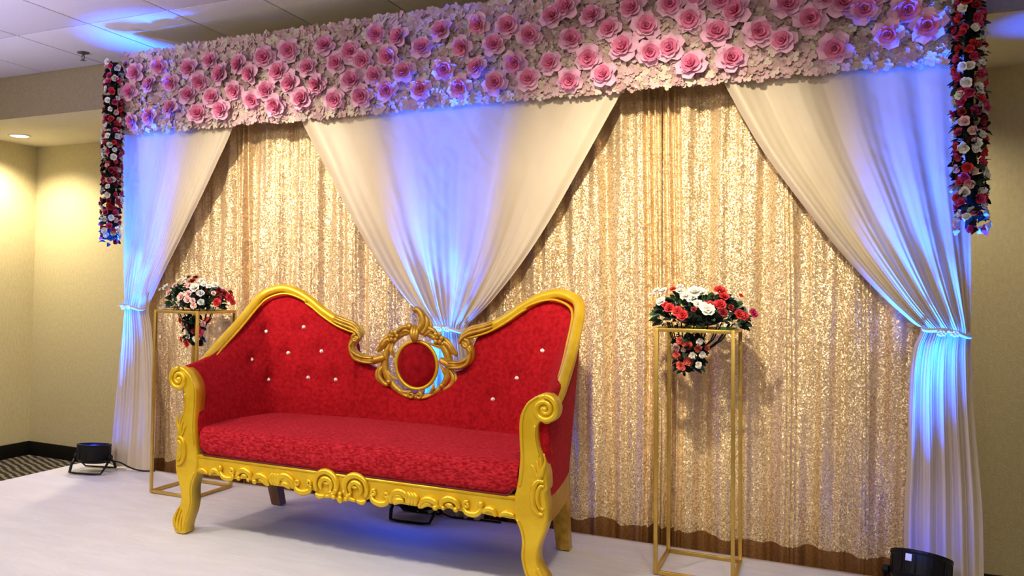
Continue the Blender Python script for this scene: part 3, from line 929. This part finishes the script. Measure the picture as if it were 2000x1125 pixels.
for i, j in btn:
    n = nfull[i]; p = full[i][j] + np.array([n[0], n[1], 0]) * .003
    d = Vector((n[0], n[1], 0))
    bb = MB()
    bb.disc(p - np.array([n[0], n[1], 0]) * .006, .0115, .009, (n[0], n[1], .05), 12, bev=.5)
    bb.ball(p + np.array([n[0], n[1], 0]) * .004, .0065, 8, 5)
    bb.build('crystal_button', M['crystal'], back)

# seat cushion
sb = MB()
prof = []
def seat_w(y):
    return float(np.interp(y, [0, .14, .26, .38, .48, .55, .60, .64, .67], [.765, .765, .752, .728, .70, .66, .61, .52, .40]))
rows = []
NX = 60
cols = [(-.006, .366), (-.016, .372), (-.020, .40), (-.020, .44), (-.014, .467), (.004, .484), (.03, .490)] + [(y, .490 + .010 * math.sin(PI * (y - .03) / .64)) for y in np.linspace(.07, .67, 20)]
for i in range(NX + 1):
    a = -1 + 2 * i / NX
    row = []
    for (y, z) in cols:
        w = seat_w(max(0, y)) - (.012 if y < .03 else 0)
        x = a * w
        # the lower front corners are rounded by the carved frame
        e = max(0, (abs(x) - .69) / .062)
        zz = z
        if y < .02 and z < .42:
            zz = z + .026 * min(1, e) ** 2.5
        row.append((x, y + .010 * max(0, e) ** 2 * (y < .05), zz + .003 * noise.noise(Vector((x * 5, y * 5, 0)))))
    rows.append(row)
sb.grid(rows)
sb.box(-.70, .70, .06, .60, .34, .44)
seat = sb.build('seat_cushion', M['velvet_seat'], sofa)
pip = MB()
pip.tube([(-.742, -.014, .395), (-.728, -.017, .375)] + [(-.715 + 1.43 * k / 30, -.018, .3665) for k in range(31)] + [(.728, -.017, .375), (.742, -.014, .395)], .0045, 6)
pip.build('piping', M['black_line'], seat)

# carved front posts with cabriole legs
POST = [(.858, .762), (.885, .752), (.905, .726), (.909, .700), (.900, .672), (.882, .655), (.862, .648), (.843, .655), (.834, .640), (.833, .600), (.840, .560), (.852, .530), (.866, .487), (.873, .455), (.874, .414), (.866, .395), (.872, .360), (.874, .301), (.864, .257), (.848, .214), (.838, .175), (.840, .140), (.853, .112), (.873, .084), (.882, .055), (.876, .025), (.864, .001), (.812, .001), (.808, .030), (.798, .065), (.783, .105), (.774, .150), (.776, .190), (.774, .225), (.762, .262), (.750, .285), (.748, .330), (.748, .372), (.753, .392), (.758, .421), (.763, .463), (.767, .518), (.764, .573), (.762, .641), (.770, .683), (.789, .716), (.818, .744)]
post_s = [(p[0], p[1]) for p in catmull(POST, 3, closed=True)]
def mir(pts, s):
    return [(s * p[0],) + tuple(p[1:]) for p in pts]
def spiral(cx, cz, r0, r1, a0, turns, y, s=1, n=34):
    return [(s * (cx + (r0 + (r1 - r0) * k / n) * math.cos(a0 + turns * 2 * PI * k / n)), y, cz + (r0 + (r1 - r0) * k / n) * math.sin(a0 + turns * 2 * PI * k / n)) for k in range(n + 1)]
def taper(n, a, b, c):
    return [a + (b - a) * min(1, 2 * k / n) if 2 * k < n else b + (c - b) * (2 * k / n - 1) for k in range(n + 1)]
def curve_xz(pts, y, s=1, n=6):
    return [(s * p[0], y, p[1]) for p in catmull(pts, n)]

for s in (-1, 1):
    pm = MB().slab(mir(post_s, s), -.030, .040, .008)
    leg = pm.build('front_leg', M['gold'], sofa)
    # rolled arm scroll
    sc = MB()
    sc.tube(spiral(.862, .704, .050, .006, .5 * PI, -1.9, -.033, s, 60), [.0125 - .006 * k / 60 for k in range(61)], 8, flat=1.0)
    sc.ball((s * .862, -.034, .704), (.011, .010, .011), 10, 6)
    sc.build('scroll', M['gold'], leg)
    # moulded lines following the post
    ln = MB()
    ln.tube(curve_xz([(.835, .748), (.800, .722), (.781, .685), (.774, .640), (.776, .570), (.779, .510), (.776, .455), (.768, .41)], -.030, s), .0050, 6)
    ln.tube(curve_xz([(.825, .640), (.824, .600), (.831, .560), (.840, .530)], -.030, s), .0045, 6)
    ln.tube(curve_xz([(.760, .285), (.778, .250), (.787, .205), (.784, .150), (.794, .105), (.812, .060), (.818, .02)], -.030, s), .0050, 6)
    ln.build('moulding', M['gold'], leg)
    # acanthus on the post below the arm
    ac = MB()
    for pts, r in (([(.850, .455), (.858, .485), (.866, .510), (.860, .540)], .009), ([(.846, .450), (.842, .478), (.838, .500), (.830, .512)], .008), ([(.848, .445), (.848, .480), (.850, .508), (.846, .522)], .008), ([(.844, .440), (.830, .465), (.822, .485), (.812, .495)], .007)):
        c = curve_xz(pts, -.033, s)
        ac.tube(c, [r * (1.1 - .8 * k / (len(c) - 1)) for k in range(len(c))], 8, flat=.8)
    ac.build('acanthus_leaf', M['gold'], leg)
    cs = MB()
    c = curve_xz([(.862, .436), (.842, .438), (.826, .420), (.820, .385), (.824, .345), (.840, .320), (.860, .316)], -.033, s)
    cs.tube(c, [.006 + .006 * math.sin(PI * k / (len(c) - 1)) for k in range(len(c))], 8)
    c = curve_xz([(.862, .420), (.848, .418), (.838, .395), (.838, .365), (.846, .342), (.862, .334)], -.033, s)
    cs.tube(c, [.005 + .004 * math.sin(PI * k / (len(c) - 1)) for k in range(len(c))], 8)
    cs.build('c_scroll', M['gold'], leg)
    # leaf on the foot
    ft = MB()
    for pts, r in (([(.862, .030), (.868, .060), (.858, .090), (.842, .120)], .010), ([(.848, .022), (.850, .055), (.842, .085), (.828, .112)], .009), ([(.834, .018), (.834, .050), (.826, .078)], .008)):
        c = curve_xz(pts, -.033, s)
        ft.tube(c, [r * (1.1 - .8 * k / (len(c) - 1)) for k in range(len(c))], 8, flat=.8)
    ft.build('foot_leaf', M['gold'], leg)

# front apron with its carved scrolls
half_b = [(0, .247), (.029, .256), (.093, .262), (.133, .279), (.148, .278), (.178, .265), (.22, .270), (.281, .276), (.347, .276), (.365, .284), (.43, .277), (.48, .286), (.53, .282), (.575, .276), (.613, .284), (.66, .281), (.70, .282), (.752, .280)]
low = catmull(half_b, 3)
outline = [(-p[0], p[1]) for p in low[::-1]] + [(p[0], p[1]) for p in low[1:]] + [(.752, .368), (-.752, .368)]
apron = MB().slab(outline, -.020, .030, .005).build('apron', M['gold'], sofa)
top_l = MB().tube([(-.752, -.018, .358), (.752, -.018, .358)], .007, 8).build('moulding', M['gold'], apron)
def carve(parts):
    m = MB()
    for pts, rad in parts:
        n = len(pts) - 1
        if hasattr(rad, '__len__'):
            rr = [rad[0] + (rad[1] - rad[0]) * math.sin(PI * k / n) for k in range(n + 1)]
        else:
            rr = rad
        rr = [q * 1.3 for q in rr] if hasattr(rr, '__len__') else rr * 1.3
        m.tube(pts, rr, 8, flat=.9)
    return m
YC = -.027
for s in (-1, 1):
    # ring scroll nearest the middle
    m = carve([(spiral(.070, .316, .054, .050, -.2 * PI, .86, YC, s, 30), (.006, .011)), (curve_xz([(.050, .290), (.044, .318), (.062, .338), (.086, .334), (.098, .312), (.092, .292)], YC, s), (.005, .010)), (curve_xz([(.050, .326), (.066, .318), (.082, .322)], YC, s), (.003, .006)), (curve_xz([(.075, .268), (.100, .262), (.120, .272)], YC, s), (.004, .009))])
    m.ball((s * .030, YC - .004, .268), .011, 10, 6).ball((s * .046, YC - .004, .286), .009, 10, 6).ball((s * .020, YC - .003, .296), .010, 10, 6).ball((s * .036, YC - .004, .278), .009, 10, 6)
    m.build('ring_scroll', M['gold'], apron)
    m = carve([(spiral(.155, .308, .013, .004, .3 * PI, 1.1, YC, s, 16), .0055), (curve_xz([(.143, .300), (.152, .278), (.185, .268), (.214, .276), (.224, .300)], YC, s), (.005, .011)), (spiral(.213, .306, .012, .004, 0, -1.1, YC, s, 16), .0055)])
    m.build('s_scroll', M['gold'], apron)
    m = carve([(curve_xz([(.232, .278), (.236, .305), (.258, .325), (.285, .326), (.305, .308), (.306, .286)], YC, s), (.006, .013)), (curve_xz([(.246, .276), (.266, .292), (.292, .292)], YC, s), (.005, .012)), (curve_xz([(.240, .282), (.262, .308), (.290, .306)], YC, s), (.004, .011))])
    m.build('carved_leaf', M['gold'], apron)
    m = carve([(curve_xz([(a, .332), (a + .012, .308), (a + .004, .280)], YC, s), (.004, .009)) for a in (.306, .320, .334)])
    m.build('carved_band', M['gold'], apron)
    m = carve([(curve_xz([(.358, .274), (.372, .302), (.400, .314), (.428, .304), (.440, .286)], YC, s), (.005, .012)), (curve_xz([(.366, .276), (.386, .292), (.412, .296)], YC, s), (.004, .008))])
    m.ball((s * .428, YC - .003, .285), .012, 10, 6)
    m.build('carved_leaf', M['gold'], apron)
    m = carve([(curve_xz([(.450, .290), (.458, .314), (.486, .328), (.514, .318), (.528, .294)], YC, s), (.006, .012)), (curve_xz([(.468, .300), (.488, .302), (.504, .290)], YC, s), (.004, .009))])
    m.ball((s * .462, YC - .003, .288), .009, 10, 6).ball((s * .514, YC - .003, .289), .011, 10, 6)
    m.build('carved_leaf', M['gold'], apron)
    m = carve([(spiral(.556, .312, .014, .004, .3 * PI, 1.1, YC, s, 16), .006), (curve_xz([(.545, .300), (.556, .284), (.585, .280), (.608, .290), (.620, .312)], YC, s), (.005, .010))])
    m.ball((s * .616, YC - .003, .322), (.012, .010, .014), 10, 6)
    m.build('s_scroll', M['gold'], apron)
    m = carve([(curve_xz([(.622, .292), (.642, .308), (.664, .304), (.676, .284)], YC, s), (.005, .010)), (curve_xz([(.688, .288), (.715, .302), (.748, .296)], YC, s), (.005, .009))])
    m.build('carved_leaf', M['gold'], apron)
fin = MB()
fin.ball((0, YC - .002, .262), (.013, .011, .017), 10, 6).ball((0, YC - .002, .284), (.010, .009, .010), 10, 6)
fin.build('shell', M['gold'], apron)

# side rails, back rail, underside and rear legs
for s in (-1, 1):
    path = [(.852, .03), (.842, .20), (.822, .40), (.800, .56), (.775, .60)]
    m = MB()
    P = []
    for (x, y) in catmull(path, 4):
        P.append([(s * x, y, .255), (s * x, y, .364), (s * (x - .035), y, .364), (s * (x - .035), y, .255), (s * x, y, .255)])
    m.grid(P, smooth=False)
    m.add([P[-1][k] for k in range(4)], [(0, 1, 2, 3)], 0, False)
    m.build('side_rail', M['gold_dark'], sofa)
    m = MB()
    prof = [(.555, .36), (.565, .28), (.580, .20), (.605, .11), (.645, .0)]
    P = []
    for k, (y, z) in enumerate(catmull(prof, 4)):
        w = .034 if z > .2 else .034 - .006 * (1 - z / .2)
        P.append([(s * .755 - w, y, z), (s * .755 + w, y, z), (s * .755 + w, y + .055, z), (s * .755 - w, y + .055, z), (s * .755 - w, y, z)])
    m.grid(P, smooth=False)
    m.add(P[-1][:4], [(0, 1, 2, 3)], 0, False)
    m.add(P[0][:4], [(3, 2, 1, 0)], 0, False)
    m.build('rear_leg', M['gold_dark'] if s > 0 else M['brown'], sofa)
MB().box(-.765, .765, .655, .69, .27, .364, .003).build('back_rail', M['brown'], sofa)
MB().box(-.735, .735, .032, .654, .30, .338).build('underside', M['under'], sofa)

# gold top rails, one per side, from the arm over the peak to the medallion
for s in (-1, 1):
    R = [(.872, .085, .705), (.872, .13, .745), (.868, .29, .855), (.856, .43, .955), (.842, .560, 1.060), (.810, .605, 1.105), (.735, .632, 1.128), (.655, .640, 1.112), (.572, .648, 1.070), (.50, .652, 1.020), (.42, .656, .975), (.35, .658, .950), (.305, .658, .938), (.278, .655, .918), (.268, .652, .895)]
    c = catmull(R, 7)
    n = len(c) - 1
    rr = [.024 * min(1, .55 + .45 * k / 8) * (1 if k < n - 10 else 1 - .55 * ((k - (n - 10)) / 10) ** 2) for k in range(n + 1)]
    m = MB().tube([(s * p[0], p[1], p[2]) for p in c], rr, 12)
    rail = m.build('top_rail', M['gold'], sofa)
    # slim inner bead next to the velvet
    c2 = [(p[0] - .026 * (1 if p[0] > .6 else .4), p[1] - .022, p[2] - .026) for p in c[10:-8]]
    MB().tube([(s * p[0], p[1], p[2]) for p in c2], .006, 6).build('bead_moulding', M['gold'], rail)
    # acanthus wrapped round the lower end of the rail
    m = MB()
    for dz, dy, r in ((.010, -.016, .010), (-.006, -.020, .009), (.020, -.004, .009)):
        q = catmull([(.42, .648 + dy, .975 + dz), (.36, .648 + dy, .955 + dz), (.31, .648 + dy, .940 + dz), (.275, .644 + dy, .915 + dz * .6), (.262, .640 + dy, .885)], 5)
        m.tube([(s * p[0], p[1], p[2]) for p in q], [r * (.35 + .65 * math.sin(PI * min(1, .15 + .8 * k / (len(q) - 1)))) for k in range(len(q))], 8)
    m.build('rail_leaf', M['gold_dark'], rail)
    m = MB()
    q = spiral(.292, .886, .020, .005, .6 * PI, -1.3, .628, s, 24)
    m.tube(q, [.011 - .004 * k / 24 for k in range(25)], 8)
    q = catmull([(.275, .640, .892), (.303, .640, .876), (.316, .642, .845), (.304, .646, .812), (.270, .652, .790), (.226, .660, .780), (.185, .668, .786), (.150, .676, .800)], 5)
    m.tube([(s * p[0], p[1], p[2]) for p in q], [.012 + .011 * math.sin(PI * min(1, .2 + .65 * k / (len(q) - 1))) for k in range(len(q))], 10)
    for off in (-.012, .012):
        q = catmull([(.306, .618, .868), (.320, .620, .840 + off * .3), (.298, .624, .802 + off), (.255, .632, .784 + off), (.200, .642, .780 + off)], 5)
        m.tube([(s * p[0], p[1], p[2]) for p in q], [.004 + .005 * math.sin(PI * k / (len(q) - 1)) for k in range(len(q))], 6)
    m.build('rail_scroll', M['gold_dark'], rail)

# medallion in the middle of the back
MX, MY, MZ = .018, .690, .768
def ell(rx, rz, y, n=48, cz=MZ, a0=0, a1=2 * PI, closed=True):
    k_ = n if closed else n + 1
    return [(MX + rx * math.cos(a0 + (a1 - a0) * k / n), y, cz + rz * math.sin(a0 + (a1 - a0) * k / n)) for k in range(k_)]
ring = MB().tube(ell(.172, .160, MY, cz=.772), [.017 + .005 * math.sin(2 * PI * k / 48 * 2 + 1) for k in range(48)], 10, closed=True)
med = ring.build('medallion_frame', M['gold_dark'], sofa)
MB().tube(ell(.109, .116, MY - .004), .009, 8, closed=True).build('inner_ring', M['gold'], med)
cu = MB()
P = []
for i in range(40):
    a = 2 * PI * i / 40
    P.append([(MX + .106 * q * math.cos(a), MY + .012 - .050 * math.sqrt(max(0, 1 - q * q)), MZ + .113 * q * math.sin(a)) for q in (0, .25, .5, .7, .85, .95, 1)])
cu.grid(P, closed_u=True)
cu.disc((MX, MY + .012, MZ), .105, .012, (0, 1, 0), 32)
cu.build('medallion_cushion', M['velvet_dark'], sofa)
# leaves bridging the two rings
for a in (35, 145, 195, 240, 300, 345):
    m = MB()
    ar = math.radians(a)
    for da, r in ((-.08, .005), (0, .008), (.08, .005)):
        q = catmull([(MX + .168 * math.cos(ar + da), MY - .006, .772 + .156 * math.sin(ar + da)), (MX + .145 * math.cos(ar + da + .16), MY - .014, MZ + .144 * math.sin(ar + da + .16)), (MX + .122 * math.cos(ar + da * .5 + .36), MY - .010, MZ + .128 * math.sin(ar + da * .5 + .36))], 6)
        m.tube(q, [r * (1.05 - .7 * k / (len(q) - 1)) for k in range(len(q))], 7)
    m.build('bridge_leaf', M['gold_dark'], med)
# crest
m = MB()
for pts, r in (([(.010, .930), (.030, .960), (.032, .995), (.018, 1.025), (-.004, 1.040), (-.018, 1.030)], .027), ([(.030, .925), (.052, .950), (.056, .985), (.044, 1.008)], .020), ([(.040, .915), (.070, .935), (.078, .965), (.070, .985)], .012), ([(.000, .930), (-.012, .955), (-.030, .962)], .011)):
    q = catmull([(MX + p[0], MY - .008, p[1]) for p in pts], 6)
    m.tube(q, [r * (1.05 - .6 * k / (len(q) - 1)) for k in range(len(q))], 9)
m.ball((MX - .036, MY - .010, .955), .017, 12, 8)
m.build('crest_leaf', M['gold_dark'], med)
m = MB()
for dx in (-.012, 0, .012):
    q = catmull([(MX + dx, MY - .022, .960), (MX + dx * 1.2, MY - .034, .930), (MX + dx * .8, MY - .034, .900), (MX + dx * .4 - .004, MY - .024, .882)], 6)
    m.tube(q, [.009 * (.6 + .6 * math.sin(PI * k / (len(q) - 1))) for k in range(len(q))], 8)
m.build('keystone_leaf', M['gold_dark'], med)
for s in (-1, 1):
    # arch from crest to flower
    m = MB()
    q = catmull([(MX + s * .015, MY - .004, .940), (MX + s * .055, MY - .006, .952), (MX + s * .095, MY - .006, .935), (MX + s * .118, MY - .004, .900)], 6)
    m.tube(q, [.006 + .007 * math.sin(PI * k / (len(q) - 1)) for k in range(len(q))], 8)
    q = catmull([(MX + s * .025, MY - .004, .925), (MX + s * .060, MY - .010, .934), (MX + s * .090, MY - .008, .915)], 6)
    m.tube(q, [.004 + .005 * math.sin(PI * k / (len(q) - 1)) for k in range(len(q))], 8)
    m.build('arch_scroll', M['gold_dark'], med)
    # carved flower
    m = MB()
    fc = (MX + s * .118, MY - .028, .905)
    for k in range(6):
        a = 2 * PI * k / 6
        m.ball((fc[0] + .020 * math.cos(a), fc[1] + .002, fc[2] + .020 * math.sin(a)), (.013, .006, .013), 8, 5)
    m.ball((fc[0], fc[1] - .004, fc[2]), .009, 8, 6)
    m.build('carved_flower', M['gold_dark'], med)
    # falling side leaf
    m = MB()
    for d, r in ((0, .013), (.016, .010), (-.014, .008)):
        q = catmull([(MX + s * .125, MY - .006, .892 + d), (MX + s * .160, MY - .012, .880 + d), (MX + s * (.185 + d * .3), MY - .012, .852 + d * .6), (MX + s * .212, MY - .004, .826 + d * .3)], 6)
        m.tube(q, [r * (.5 + .6 * math.sin(PI * min(1, .2 + .75 * k / (len(q) - 1)))) for k in range(len(q))], 8)
    m.ball((MX + s * .140, MY - .016, .878), .010, 8, 6)
    m.build('side_leaf', M['gold_dark'], med)
    # lower leaf scroll
    m = MB()
    for d, r in ((0, .013), (.014, .009)):
        q = catmull([(MX + s * (.170 + d), MY - .006, .760), (MX + s * (.196 + d), MY - .012, .728), (MX + s * (.192 + d), MY - .014, .690), (MX + s * (.160 + d * .5), MY - .012, .664), (MX + s * .132, MY - .010, .672)], 6)
        m.tube(q, [r * (.4 + .7 * math.sin(PI * min(1, .12 + .8 * k / (len(q) - 1)))) for k in range(len(q))], 8)
    m.ball((MX + s * .140, MY - .018, .678), .015, 10, 6)
    m.build('lower_scroll', M['gold_dark'], med)
    m = MB()
    q = [(MX + p[0] * s, MY - .018, p[2]) for p in spiral(.020, .622, .017, .005, .5 * PI, -1.2, 0, 1, 20)]
    m.tube(q, [.008 - .003 * k / 20 for k in range(21)], 8)
    q = catmull([(MX + s * .030, MY - .012, .612), (MX + s * .060, MY - .010, .618), (MX + s * .095, MY - .008, .636)], 6)
    m.tube(q, [.010 * (1 - .6 * k / (len(q) - 1)) for k in range(len(q))], 8)
    m.build('bottom_curl', M['gold_dark'], med)

# ------------------------------------------------------------------ LED cans
def par(loc, rz, tilt, label, cable, sticker=False):
    t = thing('led_par_light', label, 'stage light', loc, 'blue LED uplights on the stage')
    t.rotation_euler = (0, 0, rz)
    R = Matrix.Rotation(tilt, 3, 'X')
    c0 = Vector((0, 0, .052))
    m = MB()
    P = []
    prof = [(0, 0), (.080, 0), (.088, .010), (.098, .020), (.100, .095), (.103, .100), (.103, .110), (.094, .111), (.092, .096)]
    for i in range(36):
        a = 2 * PI * i / 36
        rib = 1.0
        P.append([c0 + R @ Vector((r * math.cos(a), r * math.sin(a), z)) for r, z in prof])
    m.grid(P, closed_u=True, smooth=False)
    for i in range(12):          # cooling fins
        a = 2 * PI * i / 12
        d = Vector((math.cos(a), math.sin(a), 0))
        m.tube([c0 + R @ (d * .100 + Vector((0, 0, z))) for z in (.024, .058, .092)], .003, 4)
    body = m.build('housing', M['black'], t)
    m = MB()
    m.disc(c0 + R @ Vector((0, 0, .094)), .092, .002, R @ Vector((0, 0, 1)), 32)
    lens = m.build('lens', M['led_glow'], t)
    m = MB()
    for q in range(7):
        rr, a = (0, 0) if q == 0 else (.055, q * PI / 3)
        m.disc(c0 + R @ Vector((rr * math.cos(a), rr * math.sin(a), .0955)), .019, .004, R @ Vector((0, 0, 1)), 14)
    m.build('led_cluster', M['led_glow'], lens)
    # double yoke: two flat U brackets that splay as feet
    for sg in (-1, 1):
        m = MB()
        pts = [(-.112, 0, .085), (-.112, sg * .055, .045), (-.100, sg * .096, .008), (-.060, sg * .104, .006), (.060, sg * .104, .006), (.100, sg * .096, .008), (.112, sg * .055, .045), (.112, 0, .085)]
        m.tube(pts, .009, 6, flat=.55, up=(0, 0, 1))
        m.build('yoke', M['black'], t)
    for sg in (-1, 1):
        MB().disc((sg * .100, 0, .088), .016, .022, (sg, 0, 0), 14).build('knob', M['black'], t)
    if sticker:
        p = c0 + R @ Vector((-.024, -.1010, .078))
        a = R @ Vector((.010, 0, 0)); bz = R @ Vector((0, 0, .013)); y = R @ Vector((0, -.0012, 0))
        m = MB()
        vs = [p - a - bz, p + a - bz, p + a + bz, p - a + bz]
        m.add([v_ + y for v_ in vs] + [v_ - y * 2 for v_ in vs], [(0, 1, 2, 3), (4, 7, 6, 5), (0, 4, 5, 1), (1, 5, 6, 2), (2, 6, 7, 3), (3, 7, 4, 0)], 0, False)
        m.build('sticker', M['white_sticker'], body)
    inv = Matrix.Rotation(-rz, 3, 'Z')
    cm = MB().tube([inv @ (Vector(p) - Vector(loc)) for p in catmull(cable, 8)], .0045, 6, up=(0, 0, 1))
    cm.build('power_cable', M['black'], t)
par((-3.925, 3.985, 0), .30, -.10, 'black LED par light with blue lens at the left rear corner of the stage', [(-3.84, 4.02, .07), (-3.78, 4.06, .055), (-3.72, 4.10, .02), (-3.66, 4.13, .006), (-3.60, 4.17, .006)])
par((-1.80, 4.035, 0), .1, -.08, 'black LED par light on its bracket under the sofa', [(-1.74, 4.09, .06), (-1.66, 4.12, .01), (-1.55, 4.15, .006), (-1.40, 4.16, .006)])
par((.315, 3.985, .0), -.25, -.42, 'black LED par light with white sticker at the foot of the right drape', [(.24, 4.02, .06), (.16, 4.04, .02), (.06, 4.07, .006), (-.02, 4.02, .006), (.05, 3.96, .006), (.14, 3.97, .006)], True)
